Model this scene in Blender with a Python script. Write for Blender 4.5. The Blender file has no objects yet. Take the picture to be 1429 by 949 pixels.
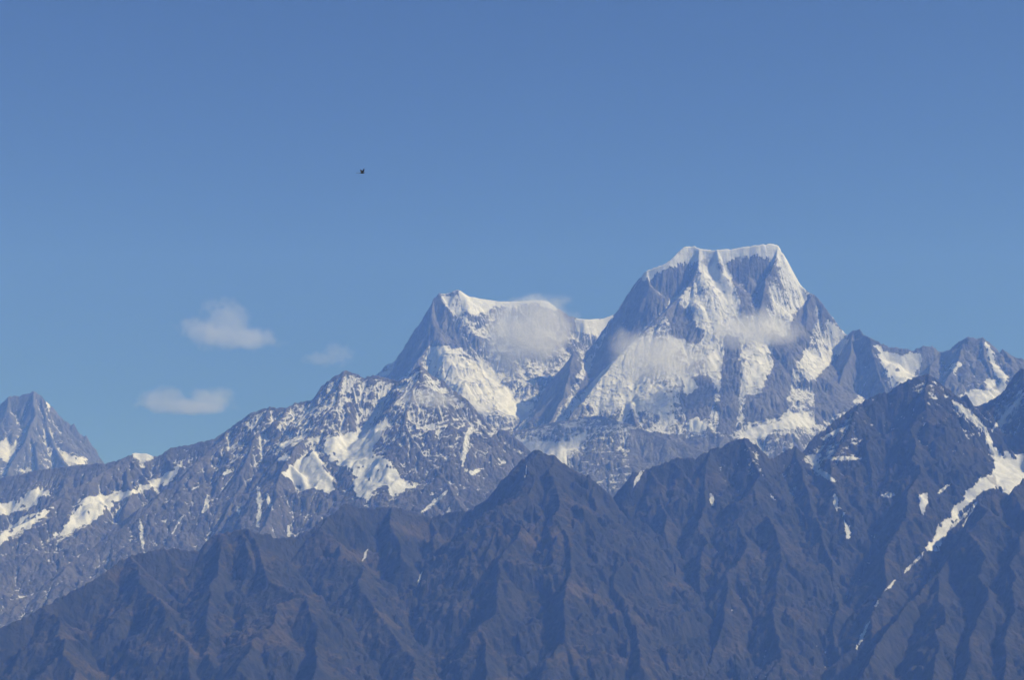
import bpy, math
import numpy as np
from mathutils import Vector, noise as mnoise

scene = bpy.context.scene
col = scene.collection
R = math.radians

# ------------------------------------------------------------------ camera, sky, sun, exposure
W0, H0 = 1429.0, 949.0
FPX = 2337.0                                    # focal length in photograph pixels
PITCH = math.atan((830.0 - 474.5) / FPX)
cam_d = bpy.data.cameras.new('camera')
cam_d.sensor_width = 36.0
cam_d.lens = 36.0 * FPX / W0
cam_d.clip_start = 1.0
cam_d.clip_end = 300000.0
cam = bpy.data.objects.new('camera', cam_d)
cam.location = (0, 0, 0)
cam.rotation_euler = (math.pi / 2 + PITCH, 0, 0)
col.objects.link(cam)
scene.camera = cam

SUN_AZ, SUN_EL = 97.0, 42.0                     # clockwise from the view direction, above the horizon
world = bpy.data.worlds.new("World")
scene.world = world
world.use_nodes = True
wn = world.node_tree
sky = wn.nodes.new('ShaderNodeTexSky')
sky.sky_type = 'NISHITA'
sky.sun_disc = False
sky.sun_elevation = R(SUN_EL)
sky.sun_rotation = R(SUN_AZ)
sky.altitude = 4000.0
sky.air_density = 1.0
sky.dust_density = 0.0
sky.ozone_density = 8.0
bg = wn.nodes['Background']
bg.inputs['Strength'].default_value = 0.053
wn.links.new(sky.outputs['Color'], bg.inputs['Color'])

sun_d = bpy.data.lights.new('sun', 'SUN')
sun_d.energy = 4.2
sun_d.angle = R(0.5)
sun_d.color = (1.0, 0.97, 0.94)
sun = bpy.data.objects.new('sun', sun_d)
_s = Vector((math.sin(R(SUN_AZ)) * math.cos(R(SUN_EL)), math.cos(R(SUN_AZ)) * math.cos(R(SUN_EL)), math.sin(R(SUN_EL))))
sun.rotation_euler = _s.to_track_quat('Z', 'Y').to_euler()
sun.location = (3000, 0, 9000)
col.objects.link(sun)

scene.view_settings.view_transform = 'Standard'
scene.view_settings.look = 'None'
scene.view_settings.gamma = 1.0
scene.view_settings.exposure = 0.42
scene.render.engine = 'CYCLES'
cy = scene.cycles
cy.use_denoising = True
cy.use_adaptive_sampling = False
cy.max_bounces = 5
cy.diffuse_bounces = 2
cy.volume_bounces = 3
cy.volume_max_steps = 256
HAZE_DENSITY = 6.3e-5
HAZE_COLOR = (0.125, 0.265, 0.77)

# ------------------------------------------------------------------ pixels to points
CT, ST = math.cos(PITCH), math.sin(PITCH)


def at(px, py, Y):
    """the point of the place seen at a photograph pixel, Y metres ahead of the camera"""
    a, b = (px - 714.5) / FPX, (474.5 - py) / FPX
    k = Y / (CT - b * ST)
    return (a * k, Y, (ST + b * CT) * k)


def to_px(x, y, z):
    fwd = y * CT + z * ST
    up = -y * ST + z * CT
    return 714.5 + FPX * x / fwd, 474.5 - FPX * up / fwd


# ------------------------------------------------------------------ noise
def _hash(ix, iy, seed):
    h = (ix.astype(np.int64) * 374761393 + iy.astype(np.int64) * 668265263 + seed * 1274126177) & 0xffffffff
    h = ((h ^ (h >> 13)) * 1274126177) & 0xffffffff
    h = h ^ (h >> 16)
    return h


def gnoise(x, y, seed=0):
    """gradient noise, about -1 to 1"""
    x0 = np.floor(x); y0 = np.floor(y)
    fx = (x - x0).astype(np.float32); fy = (y - y0).astype(np.float32)
    ux = fx * fx * fx * (fx * (fx * 6 - 15) + 10)
    uy = fy * fy * fy * (fy * (fy * 6 - 15) + 10)
    out = None
    vals = []
    for dx, dy in ((0, 0), (1, 0), (0, 1), (1, 1)):
        a = _hash(x0 + dx, y0 + dy, seed).astype(np.float32) * np.float32(2 * math.pi / 4294967296.0)
        vals.append(np.cos(a) * (fx - dx) + np.sin(a) * (fy - dy))
    a = vals[0] + ux * (vals[1] - vals[0])
    b = vals[2] + ux * (vals[3] - vals[2])
    return (a + uy * (b - a)) * 1.5


def fbm(x, y, octaves=5, seed=0, gain=0.5, lac=2.03):
    s = 0; a = 1.0; t = 0
    for o in range(octaves):
        s = s + a * gnoise(x, y, seed + 17 * o)
        t += a
        a *= gain; x = x * lac + 13.7; y = y * lac + 7.3
    return s / t


def ridged(x, y, octaves=6, seed=0, gain=0.5, lac=2.05):
    """ridged multifractal, 0 to 1 with sharp crests"""
    s = 0; a = 1.0; t = 0; w = 1.0
    for o in range(octaves):
        n = 1.0 - np.abs(gnoise(x, y, seed + 31 * o))
        n = n * n * w
        w = np.clip(n * 1.6, 0, 1)
        s = s + a * n
        t += a
        a *= gain; x = x * lac + 5.1; y = y * lac + 9.7
    return s / t


def sstep(a, b, x):
    t = np.clip((x - a) / (b - a), 0, 1)
    return t * t * (3 - 2 * t)


def blur(h, n):
    for _ in range(n):
        p = np.pad(h, 1, mode='edge')
        h = (p[:-2, 1:-1] + p[2:, 1:-1] + p[1:-1, :-2] + p[1:-1, 2:] + 4 * h) / 8
    return h


def wide(a, step, n):
    """a broad blur worked on a coarser grid and drawn back out smoothly"""
    b = blur(np.ascontiguousarray(a[::step, ::step]).astype(np.float64), n)
    yi = np.minimum(np.arange(a.shape[0]) / step, b.shape[0] - 1.001); xi = np.minimum(np.arange(a.shape[1]) / step, b.shape[1] - 1.001)
    y0 = yi.astype(int); x0 = xi.astype(int); fy = (yi - y0)[:, None]; fx = (xi - x0)[None, :]
    return (b[y0][:, x0] * (1 - fy) + b[y0 + 1][:, x0] * fy) * (1 - fx) + (b[y0][:, x0 + 1] * (1 - fy) + b[y0 + 1][:, x0 + 1] * fy) * fx


def in_poly(px, py, poly):
    """signed soft test: True inside"""
    c = np.zeros(px.shape, bool)
    n = len(poly)
    j = n - 1
    for i in range(n):
        xi, yi = poly[i]; xj, yj = poly[j]
        if yi != yj:
            c ^= ((yi > py) != (yj > py)) & (px < (xj - xi) * (py - yi) / (yj - yi) + xi)
        j = i
    return c


def near_line(px, py, pts, w):
    c = np.zeros(px.shape, bool)
    for i in range(len(pts) - 1):
        (x0, y0), (x1, y1) = pts[i], pts[i + 1]
        dx, dy = x1 - x0, y1 - y0
        t = np.clip(((px - x0) * dx + (py - y0) * dy) / (dx * dx + dy * dy + 1e-6), 0, 1)
        f = (i + t) / (len(pts) - 1)
        ww = w * (0.35 + 0.65 * np.sin(np.pi * (0.08 + 0.84 * f)))
        c |= np.hypot(px - x0 - t * dx, py - y0 - t * dy) < ww
    return c


GROUND_Z = -1500.0


# ------------------------------------------------------------------ terrain from ridge lines
def erode(h, cell, drops, steps, seed, strength=0.5, hard=None):
    """rain drops run down the slope together, cut gullies and drop their load lower down"""
    rng = np.random.default_rng(seed)
    ny, nx = h.shape
    h = h.astype(np.float64).copy()
    batches = 6
    for b in range(batches):
        n = drops // batches
        x = rng.random(n) * (nx - 3) + 1; y = rng.random(n) * (ny - 3) + 1
        vx = np.zeros(n); vy = np.zeros(n); sed = np.zeros(n); vol = np.ones(n)
        for s in range(steps):
            ix = x.astype(int); iy = y.astype(int)
            fx = x - ix; fy = y - iy
            i00 = iy * nx + ix
            hf = h.ravel()
            h00 = hf[i00]; h10 = hf[i00 + 1]; h01 = hf[i00 + nx]; h11 = hf[i00 + nx + 1]
            gx = (h10 - h00) * (1 - fy) + (h11 - h01) * fy
            gy = (h01 - h00) * (1 - fx) + (h11 - h10) * fx
            hc = h00 * (1 - fx) * (1 - fy) + h10 * fx * (1 - fy) + h01 * (1 - fx) * fy + h11 * fx * fy
            vx = vx * 0.25 - gx * 0.75; vy = vy * 0.25 - gy * 0.75
            l = np.hypot(vx, vy) + 1e-9
            nx_ = np.clip(x + vx / l, 1, nx - 2.001); ny_ = np.clip(y + vy / l, 1, ny - 2.001)
            jx = nx_.astype(int); jy = ny_.astype(int)
            gx2 = nx_ - jx; gy2 = ny_ - jy
            j00 = jy * nx + jx
            hn = hf[j00] * (1 - gx2) * (1 - gy2) + hf[j00 + 1] * gx2 * (1 - gy2) + hf[j00 + nx] * (1 - gx2) * gy2 + hf[j00 + nx + 1] * gx2 * gy2
            drop = hc - hn
            cap = np.maximum(drop, 0.02 * cell) * vol * 1.2
            er = np.where(drop <= 0, -np.minimum(sed, -drop), np.where(sed > cap, -(sed - cap) * 0.25, np.minimum((cap - sed) * strength * 0.12, drop * 0.5)))
            sed += er
            for di, w in ((0, (1 - fx) * (1 - fy)), (1, fx * (1 - fy)), (nx, (1 - fx) * fy), (nx + 1, fx * fy)):
                np.subtract.at(hf, i00 + di, er * w)
            h = hf.reshape(ny, nx)
            vol *= 0.985
            x, y = nx_, ny_
    return h


def kinked(pts, rng, crest, amp=0.10, dz=9.0):
    """cut a ridge line into short pieces that wander; a crest line wanders only in depth"""
    P = [np.array(at(*p)) for p in pts]
    out = [P[0]]
    for a, b in zip(P[:-1], P[1:]):
        L = math.hypot(b[0] - a[0], b[1] - a[1])
        n = max(1, int(L / 130))
        perp = np.array([-(b[1] - a[1]), b[0] - a[0]]) / max(L, 1)
        for i in range(1, n + 1):
            t = i / n
            q = a + (b - a) * t
            if i < n:
                k = rng.normal() * amp * L / n * 1.6
                if crest:
                    q = q * (1 + k / q[1])
                else:
                    q[:2] += perp * k
                    q[2] += rng.normal() * dz
            out.append(q)
    return out


def branches(line, l, r, rng, spacing, length, steep, front_only, depth=1):
    """side spurs that leave a ridge line on both hands, dropping less steeply than its flanks"""
    res = []
    walk = rng.uniform(0.3, 1.0) * spacing
    side = 1
    for a, b in zip(line[:-1], line[1:]):
        d = b - a
        L = math.hypot(d[0], d[1])
        pos = walk
        while pos < L:
            o = a + d * pos / L
            u = d[:2] / L
            for sd in ((side,) if rng.random() < 0.55 else (side, -side)):
                if front_only and sd > 0:
                    continue
                flank = l if sd > 0 else r
                ang = sd * math.radians(rng.uniform(42, 82))
                v = np.array([u[0] * math.cos(ang) - u[1] * math.sin(ang), u[0] * math.sin(ang) + u[1] * math.cos(ang)])
                along = d[2] / L
                g = max(flank * rng.uniform(*steep), 0.35) * abs(math.sin(ang)) - along * math.cos(ang)
                Lb = length * rng.uniform(0.5, 1.35)
                n = max(3, int(Lb / 110))
                q = o.copy(); q[2] -= rng.uniform(2, 14)
                ln = [q.copy()]
                for i in range(n):
                    w = rng.normal() * 0.22
                    v = np.array([v[0] * math.cos(w) - v[1] * math.sin(w), v[0] * math.sin(w) + v[1] * math.cos(w)])
                    q = q + np.array([v[0], v[1], 0]) * Lb / n
                    q[2] -= g * Lb / n * rng.uniform(0.5, 1.5)
                    ln.append(q.copy())
                lit = rng.uniform(0.85, 1.3); dark = rng.uniform(1.0, 1.7)
                fl, fr = (lit, dark) if v[1] < 0 else (dark, lit)
                res.append((ln, fl, fr))
                if depth > 0 and Lb > 0.8 * length:
                    res += branches(ln, fl, fr, rng, spacing * 0.75, length * 0.45, steep, False, depth - 1)
            side = -side if rng.random() < 0.75 else side
            pos += spacing * float(np.exp(rng.normal() * 0.55))
        walk = pos - L
    return res


def terrain(x0, x1, y0, y1, cell, ridges, seed, rough=60.0, ribs=35.0, rib_len=90.0, jag=10.0, warp=22.0,
            reach=2600.0, drops=250000, concave=0.22, wave=520.0,
            spacing=330.0, length=520.0, steep=(0.62, 0.85), crag=9.0, kink=0.10):
    nx = int((x1 - x0) / cell) + 1; ny = int((y1 - y0) / cell) + 1
    xs = x0 + np.arange(nx) * cell; ys = y0 + np.arange(ny) * cell
    X, Y = np.meshgrid(xs, ys)
    wx = X + warp * (fbm(X / 240, Y / 240, 3, seed + 1)) ; wy = Y + warp * (fbm(X / 240, Y / 240, 3, seed + 2))
    H = np.full(X.shape, -9000.0, np.float32)
    S = np.zeros(X.shape, np.float32); D = np.full(X.shape, 9999.0, np.float32)
    DM = np.full(X.shape, 9999.0, np.float32)
    rng = np.random.default_rng(seed)
    lines = []
    for k, q in enumerate(ridges):
        ln = kinked(q['p'], rng, k == 0, kink, 90 * kink)
        lines.append((ln, q['l'], q['r'], reach))
        for b in branches(ln, np.mean(q['l']), np.mean(q['r']), rng, spacing * (0.8 if k == 0 else 1.0), length, steep, k == 0):
            lines.append((*b, 700.0))
    for k, (pts, sl, sr, reach) in enumerate(lines):
        acc = 700.0 * k
        n_seg = max(1, len(pts) - 1)
        sl_ends = sl if isinstance(sl, tuple) else (sl, sl); sr_ends = sr if isinstance(sr, tuple) else (sr, sr)
        for si, ((ax, ay, az), (bx, by, bz)) in enumerate(zip(pts[:-1], pts[1:])):
            L = math.hypot(bx - ax, by - ay)
            i0 = max(0, int((min(ax, bx) - reach - x0) / cell)); i1 = min(nx, int((max(ax, bx) + reach - x0) / cell) + 2)
            j0 = max(0, int((min(ay, by) - reach - y0) / cell)); j1 = min(ny, int((max(ay, by) + reach - y0) / cell) + 2)
            if i1 <= i0 or j1 <= j0:
                acc += L; continue
            sl_ = (slice(j0, j1), slice(i0, i1))
            px = wx[sl_] - ax; py = wy[sl_] - ay
            ux, uy = (bx - ax) / L, (by - ay) / L
            t = px * ux + py * uy
            tc = np.clip(t, 0, L)
            dx = px - tc * ux; dy = py - tc * uy
            d = np.hypot(dx, dy)
            side = ux * dy - uy * dx                      # > 0: left of the way the ridge runs
            blend = np.clip(side / (d + 1e-3), -1, 1) * 0.5 + 0.5
            f = min(1.0, (si + 0.5) / n_seg * 1.6)
            sl = sl_ends[0] + (sl_ends[1] - sl_ends[0]) * f; sr = sr_ends[0] + (sr_ends[1] - sr_ends[0]) * f
            s = sr + (sl - sr) * sstep(0.25, 0.75, blend)
            fall = s * d * (1 - concave * d / (d + 1500.0))
            if reach < 1000 and si == len(pts) - 2:
                fall = fall + np.maximum(t - L, 0) * 1.1        # a side spur ends steeply
            h = az + (bz - az) * tc / L - fall
            better = h > H[sl_]
            H[sl_] = np.where(better, h, H[sl_])
            S[sl_] = np.where(better, acc + tc, S[sl_])
            D[sl_] = np.where(better, d, D[sl_])
            DM[sl_] = np.minimum(DM[sl_], d)
            acc += L
    H = H.astype(np.float64)
    macro = H.copy()
    far = sstep(15, 260, D)
    u = S / rib_len; v = D / (rib_len * 5.0)
    uu = u + 0.35 * fbm(X / 130, Y / 130, 3, seed + 5)
    rib = ridged(uu, v, 4, seed + 7, 0.5) - 0.45
    big = ridged(wx / wave, wy / wave, 7, seed + 9, 0.58) - 0.42
    H += far * (ribs * rib * 2 + rough * big * 2.2)
    H += jag * (fbm(X / 55, Y / 55, 4, seed + 21, 0.6)) * (0.5 + 0.5 * sstep(0, 60, D))
    H += (1 - sstep(0, 45, D)) * jag * 0.9 * (ridged(X / 48, Y / 48, 3, seed + 25) - 0.35)
    if drops:
        H = np.clip(erode(H, cell, drops, 48, seed + 77), H - 90, H + 18)
    H += far * crag * 2.2 * (ridged(X / 85 + 0.4 * fbm(X / 60, Y / 60, 2, seed + 31), Y / 130, 5, seed + 33, 0.62) - 0.42)
    rim = np.ones(X.shape)                      # outer ends, beyond the picture, sink into the valley
    if x0 / y1 < -0.36: rim = rim * sstep(0, 900, X - x0)
    if x1 / y1 > 0.36: rim = rim * sstep(0, 900, x1 - X)
    H = np.maximum(GROUND_Z - 60 + (H - GROUND_Z + 60) * rim, GROUND_Z - 60)
    return dict(X=X, Y=Y, H=H, D=D, S=S, cell=cell, seed=seed, macro=macro)


def mesh_from_grid(name, X, Y, Z, mat, attrs=None, keep=None, parent=None):
    ny, nx = X.shape
    idx = np.arange(nx * ny).reshape(ny, nx)
    q = np.stack([idx[:-1, :-1], idx[:-1, 1:], idx[1:, 1:], idx[1:, :-1]], -1).reshape(-1, 4)
    co = np.stack([X, Y, Z], -1).reshape(-1, 3)
    if keep is not None:
        q = q[keep.reshape(-1)]
    used = np.zeros(nx * ny, bool); used[q.ravel()] = True
    remap = np.cumsum(used) - 1
    co = co[used]; q = remap[q]
    me = bpy.data.meshes.new(name)
    me.vertices.add(len(co)); me.vertices.foreach_set('co', co.astype(np.float32).ravel())
    me.loops.add(q.size); me.loops.foreach_set('vertex_index', q.astype(np.int32).ravel())
    me.polygons.add(len(q))
    me.polygons.foreach_set('loop_start', (np.arange(len(q)) * 4).astype(np.int32))
    me.polygons.foreach_set('use_smooth', np.ones(len(q), bool))
    me.update(calc_edges=True)
    for an, av in (attrs or {}).items():
        a = me.attributes.new(an, 'FLOAT', 'POINT')
        a.data.foreach_set('value', av.reshape(-1)[used].astype(np.float32))
    me.materials.append(mat)
    ob = bpy.data.objects.new(name, me)
    col.objects.link(ob)
    ob.parent = parent
    return ob


# ------------------------------------------------------------------ materials
def ramp(nt, stops):
    r = nt.nodes.new('ShaderNodeValToRGB')
    el = r.color_ramp.elements
    while len(el) > 1:
        el.remove(el[-1])
    el[0].position = stops[0][0]; el[0].color = (*stops[0][1], 1)
    for p, c in stops[1:]:
        e = el.new(p); e.color = (*c, 1)
    return r


def noise_node(nt, vec, scale, detail=6, rough=0.6):
    n = nt.nodes.new('ShaderNodeTexNoise')
    n.inputs['Scale'].default_value = scale
    n.inputs['Detail'].default_value = detail
    n.inputs['Roughness'].default_value = rough
    nt.links.new(vec, n.inputs['Vector'])
    return n.outputs['Fac']


def math_node(nt, op, a, b=None, clamp=False):
    m = nt.nodes.new('ShaderNodeMath'); m.operation = op; m.use_clamp = clamp
    for i, v in enumerate((a, b)):
        if v is None: continue
        if isinstance(v, (int, float)): m.inputs[i].default_value = v
        else: nt.links.new(v, m.inputs[i])
    return m.outputs[0]


def mix_color(nt, fac, a, b):
    m = nt.nodes.new('ShaderNodeMix'); m.data_type = 'RGBA'
    nt.links.new(fac, m.inputs[0])
    for s, v in ((6, a), (7, b)):
        if isinstance(v, tuple): m.inputs[s].default_value = (*v, 1)
        else: nt.links.new(v, m.inputs[s])
    return m.outputs[2]


SNOW = (0.56, 0.57, 0.585)


def rock_material(name, dark, light, brown):
    m = bpy.data.materials.new(name); m.use_nodes = True
    nt = m.node_tree
    bs = nt.nodes['Principled BSDF']
    bs.inputs['Roughness'].default_value = 0.9
    bs.inputs['Specular IOR Level'].default_value = 0.15
    geo = nt.nodes.new('ShaderNodeNewGeometry').outputs['Position']
    mp = nt.nodes.new('ShaderNodeMapping'); mp.inputs['Scale'].default_value = (1, 1, 0.45)
    nt.links.new(geo, mp.inputs['Vector'])
    vec = mp.outputs['Vector']
    n1 = noise_node(nt, vec, 0.006, 8, 0.65)
    n2 = noise_node(nt, vec, 0.03, 6, 0.7)
    nn = math_node(nt, 'ADD', math_node(nt, 'MULTIPLY', n1, 0.55), math_node(nt, 'MULTIPLY', n2, 0.45))
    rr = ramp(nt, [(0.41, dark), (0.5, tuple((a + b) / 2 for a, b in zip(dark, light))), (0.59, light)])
    nt.links.new(nn, rr.inputs[0])
    at_g = nt.nodes.new('ShaderNodeAttribute'); at_g.attribute_name = 'grass'
    gfac = math_node(nt, 'MULTIPLY', at_g.outputs['Fac'], math_node(nt, 'MULTIPLY', n2, 1.6), True)
    base = mix_color(nt, gfac, rr.outputs[0], brown)
    at_s = nt.nodes.new('ShaderNodeAttribute'); at_s.attribute_name = 'snow'
    n3 = noise_node(nt, geo, 0.055, 5, 0.7)
    sf = math_node(nt, 'ADD', at_s.outputs['Fac'], math_node(nt, 'MULTIPLY', math_node(nt, 'SUBTRACT', n3, 0.5), 0.9))
    mr = nt.nodes.new('ShaderNodeMapRange'); mr.interpolation_type = 'SMOOTHSTEP'
    mr.inputs[1].default_value = 0.42; mr.inputs[2].default_value = 0.60
    nt.links.new(sf, mr.inputs[0])
    c = mix_color(nt, mr.outputs[0], base, SNOW)
    nt.links.new(c, bs.inputs['Base Color'])
    bp = nt.nodes.new('ShaderNodeBump'); bp.inputs['Strength'].default_value = 1.0; bp.inputs['Distance'].default_value = 26.0
    nt.links.new(math_node(nt, 'ADD', n2, math_node(nt, 'MULTIPLY', mr.outputs[0], -0.25)), bp.inputs['Height'])
    nt.links.new(bp.outputs[0], bs.inputs['Normal'])
    return m


def snow_material():
    m = bpy.data.materials.new('packed_snow'); m.use_nodes = True
    nt = m.node_tree
    bs = nt.nodes['Principled BSDF']
    bs.inputs['Roughness'].default_value = 0.8
    bs.inputs['Specular IOR Level'].default_value = 0.2
    geo = nt.nodes.new('ShaderNodeNewGeometry').outputs['Position']
    n = noise_node(nt, geo, 0.012, 7, 0.65)
    rr = ramp(nt, [(0.3, (0.46, 0.47, 0.485)), (0.55, (0.56, 0.57, 0.585)), (0.7, (0.62, 0.63, 0.64))])
    nt.links.new(n, rr.inputs[0])
    nt.links.new(rr.outputs[0], bs.inputs['Base Color'])
    bp = nt.nodes.new('ShaderNodeBump'); bp.inputs['Strength'].default_value = 0.7; bp.inputs['Distance'].default_value = 16.0
    nt.links.new(n, bp.inputs['Height'])
    nt.links.new(bp.outputs[0], bs.inputs['Normal'])
    return m


M_SNOW = snow_material()
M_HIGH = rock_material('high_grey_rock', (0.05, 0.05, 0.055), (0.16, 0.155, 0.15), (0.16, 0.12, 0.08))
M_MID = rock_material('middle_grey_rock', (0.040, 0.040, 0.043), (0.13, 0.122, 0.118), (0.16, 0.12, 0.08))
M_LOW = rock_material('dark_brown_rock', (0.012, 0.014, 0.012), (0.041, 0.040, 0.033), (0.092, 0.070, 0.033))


def tag(o, label, cat, group=None, kind=None):
    o['label'] = label
    if cat: o['category'] = cat
    if group: o['group'] = group
    if kind: o['kind'] = kind


GRP = 'mountains of the range'


def massif(name, label, T, mat, fields=(), lines=(), base=0.0, alt=(0, 1, 0), conc=0.5, slope=0.6, speck=0.35,
           strata=(0.0, 0.0, 40.0), grass=0.0, snow_shade=()):
    """snow lies by height, slope, hollows and the rock's bedding; snowfields become parts of the mountain"""
    X, Y, H, cell, seed = T['X'], T['Y'], T['H'], T['cell'], T['seed']
    px, py = to_px(X, Y, H)
    e = 5.0
    jx = px + e * fbm(X / 90, H / 90, 4, seed + 41); jy = py + e * fbm(X / 90, H / 90, 4, seed + 43)
    masks = []
    Z = H.copy()
    Zs = blur(H, 14)
    for f in fields:
        poly = f['poly']
        m = in_poly(jx, jy, poly) & (Y > f.get('y0', 0)) & (Y < f.get('y1', 1e9))
        soft = np.clip(blur(m.astype(np.float32), 5) * 1.6, 0, 1)
        Z = Z + ((blur(H, f['passes']) if 'passes' in f else Zs) - Z) * soft * f.get('smooth', 0.8)
        Z = Z + soft * f.get('drift', 5.0) * fbm(X / 110, Y / 110, 5, seed + 67, 0.6)
        masks.append(m)
    gy, gx = np.gradient(Z, cell)
    slp = np.hypot(gx, gy)
    hollow = np.clip((blur(Z, 10) - Z) / (3.2 * cell * 0.35), -1.5, 1.5)
    gully = np.clip((wide(Z, 4, 9) - Z) / 28.0, -1.5, 1.5)
    band = fbm((H - strata[1] * X) / strata[2], (X + H * strata[1]) / (strata[2] * 7), 4, seed + 51)
    score = base + alt[2] * sstep(alt[0], alt[1], H) + conc * (0.2 * hollow + 0.22 * gully) + slope * 0.35 * np.clip(1.0 - slp, -1.2, 1) \
        + speck * fbm(X / 70, H / 50 + Y / 120, 5, seed + 53, 0.6) + strata[0] * band + 0.22 * fbm(X / 330, H / 420 + Y / 900, 3, seed + 57)
    for pts, w in lines:
        m = near_line(px + 3 * fbm(X / 50, H / 50, 3, seed + 61), py, pts, w * 1.35)
        score = np.where(m, np.maximum(score, 0.75 + 0.5 * fbm(X / 40, H / 40, 3, seed + 63)), score)
    for poly, amt in snow_shade:  # shifts snow cover; negative amounts also paint in the shade of dark faces
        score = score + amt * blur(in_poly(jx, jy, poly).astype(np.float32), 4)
    for m in masks:
        score = score + 0.32 * wide(m, 4, 8)
    score = np.clip(score, -0.5, 1.5)
    g = np.clip(1.5 * grass * sstep(-0.10, 0.42, fbm(X / 420, H / 380 + Y / 500, 6, seed + 71, 0.6) + 0.35 * np.clip(1.0 - slp, -0.6, 0.6)), 0, 1)
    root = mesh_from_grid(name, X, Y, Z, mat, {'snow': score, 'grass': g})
    tag(root, label, 'mountain', GRP, 'structure')
    for f, m in zip(fields, masks):
        rag = fbm(X / 60, H / 45, 4, seed + 65, 0.6)
        keepv = (blur(m.astype(np.float32), 10) + 0.75 * (rag + 0.6 * band + 0.3 * hollow) - (f.get('rag', -0.38) + 0.38) * 1.5) > 0.5
        keepv &= blur(m.astype(np.float32), 10) > 0.08
        kf = keepv[:-1, :-1] & keepv[:-1, 1:] & keepv[1:, 1:] & keepv[1:, :-1]
        if not kf.any():
            print('EMPTY FIELD', name, f.get('name'))
            continue
        lift = np.minimum(blur(keepv.astype(np.float32), 3) * 9.0, 6.0) + 1.0
        mesh_from_grid(f.get('name', 'snowfield'), X, Y, Z + lift, M_SNOW, None, kf, root)
    return root


def rg(pts, l=1.0, r=1.0):
    return dict(p=pts, l=l, r=r)


def bounds(pxa, pxb, ya, yb):
    xs = [(p - 714.5) / FPX * y * 1.02 for p in (pxa, pxb) for y in (ya, yb)]
    return min(xs), max(xs), ya, yb


# the left far peak
T = terrain(*bounds(-400, 200, 18600, 22600), 11, [
    rg([(-330, 700, 21600), (-230, 640, 21500), (-150, 655, 21400), (-70, 610, 21300), (-20, 580, 21200), (0, 565, 21100), (12, 553, 21000), (28, 552, 21000), (47, 546, 21000), (58, 552, 21000), (68, 565, 20950),
        (85, 585, 20900), (105, 612, 20850), (125, 635, 20800), (140, 650, 20800), (190, 700, 20700)], 1.6, 1.9),
    rg([(58, 552, 21000), (63, 575, 20850), (67, 600, 20650), (78, 625, 20400), (95, 650, 20100), (115, 675, 19800)], (2.0, 1.0), 1.8),
    rg([(12, 553, 21000), (2, 590, 20700), (-10, 620, 20450), (-40, 660, 20000)], 0.9, 1.5),
    rg([(47, 546, 21000), (45, 590, 20600), (28, 628, 20200), (12, 655, 19900)], 1.4, 1.7),
], 11, rough=48, ribs=34, jag=22, drops=120000, steep=(0.8, 0.97), spacing=500)
massif('mountain', 'distant pointed rock peak at the left edge of the picture, snow on its right flank', T, M_HIGH, [
    dict(poly=[(60, 553), (72, 568), (78, 575), (70, 578), (64, 566)]),
    dict(poly=[(78, 622), (95, 630), (110, 636), (128, 640), (118, 650), (100, 654), (88, 640)], rag=-0.2),
    dict(poly=[(-5, 614), (10, 617), (26, 622), (18, 638), (8, 650), (-5, 640)], rag=-0.3),
], base=0.36, conc=0.6, slope=0.4, speck=0.5, strata=(0.2, -0.1, 50))

# the left snow peak of the two great ones
T = terrain(*bounds(430, 900, 17200, 20900), 9.5, [
    rg([(470, 680, 20300), (520, 595, 20200), (551, 535, 20100), (567, 502, 20000), (583, 470, 19900), (594, 442, 19800), (604, 420, 19700), (612, 408, 19600), (626, 408, 19600),
        (640, 402, 19600), (655, 411, 19650), (672, 415, 19700), (690, 417, 19750), (718, 419, 19800), (745, 416, 19800), (765, 418, 19800), (780, 430, 19800),
        (795, 441, 19800), (815, 443, 19750), (840, 442, 19850), (858, 436, 19900), (890, 430, 20000)], 2.6, 2.0),
    rg([(612, 408, 19600), (622, 425, 19450), (635, 446, 19300), (648, 466, 19150), (656, 485, 19000), (668, 505, 18850), (684, 525, 18700), (700, 550, 18450),
        (708, 575, 18200), (712, 600, 17950)], 0.85, 1.75),
    rg([(606, 414, 19600), (601, 440, 19400), (598, 465, 19200), (597, 482, 19050), (585, 500, 18900), (572, 520, 18700), (555, 540, 18450), (530, 570, 18100)], 0.9, (2.8, 2.0)),
    rg([(838, 478, 19000), (812, 505, 18600), (795, 530, 18400), (770, 575, 18000), (750, 610, 17700)], 1.4, 1.0),
    rg([(718, 419, 19800), (712, 460, 19500), (705, 500, 19150)], 1.0, 1.3),
], 23, rough=34, ribs=38, jag=5, drops=200000, steep=(0.82, 0.98), spacing=800)
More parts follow.
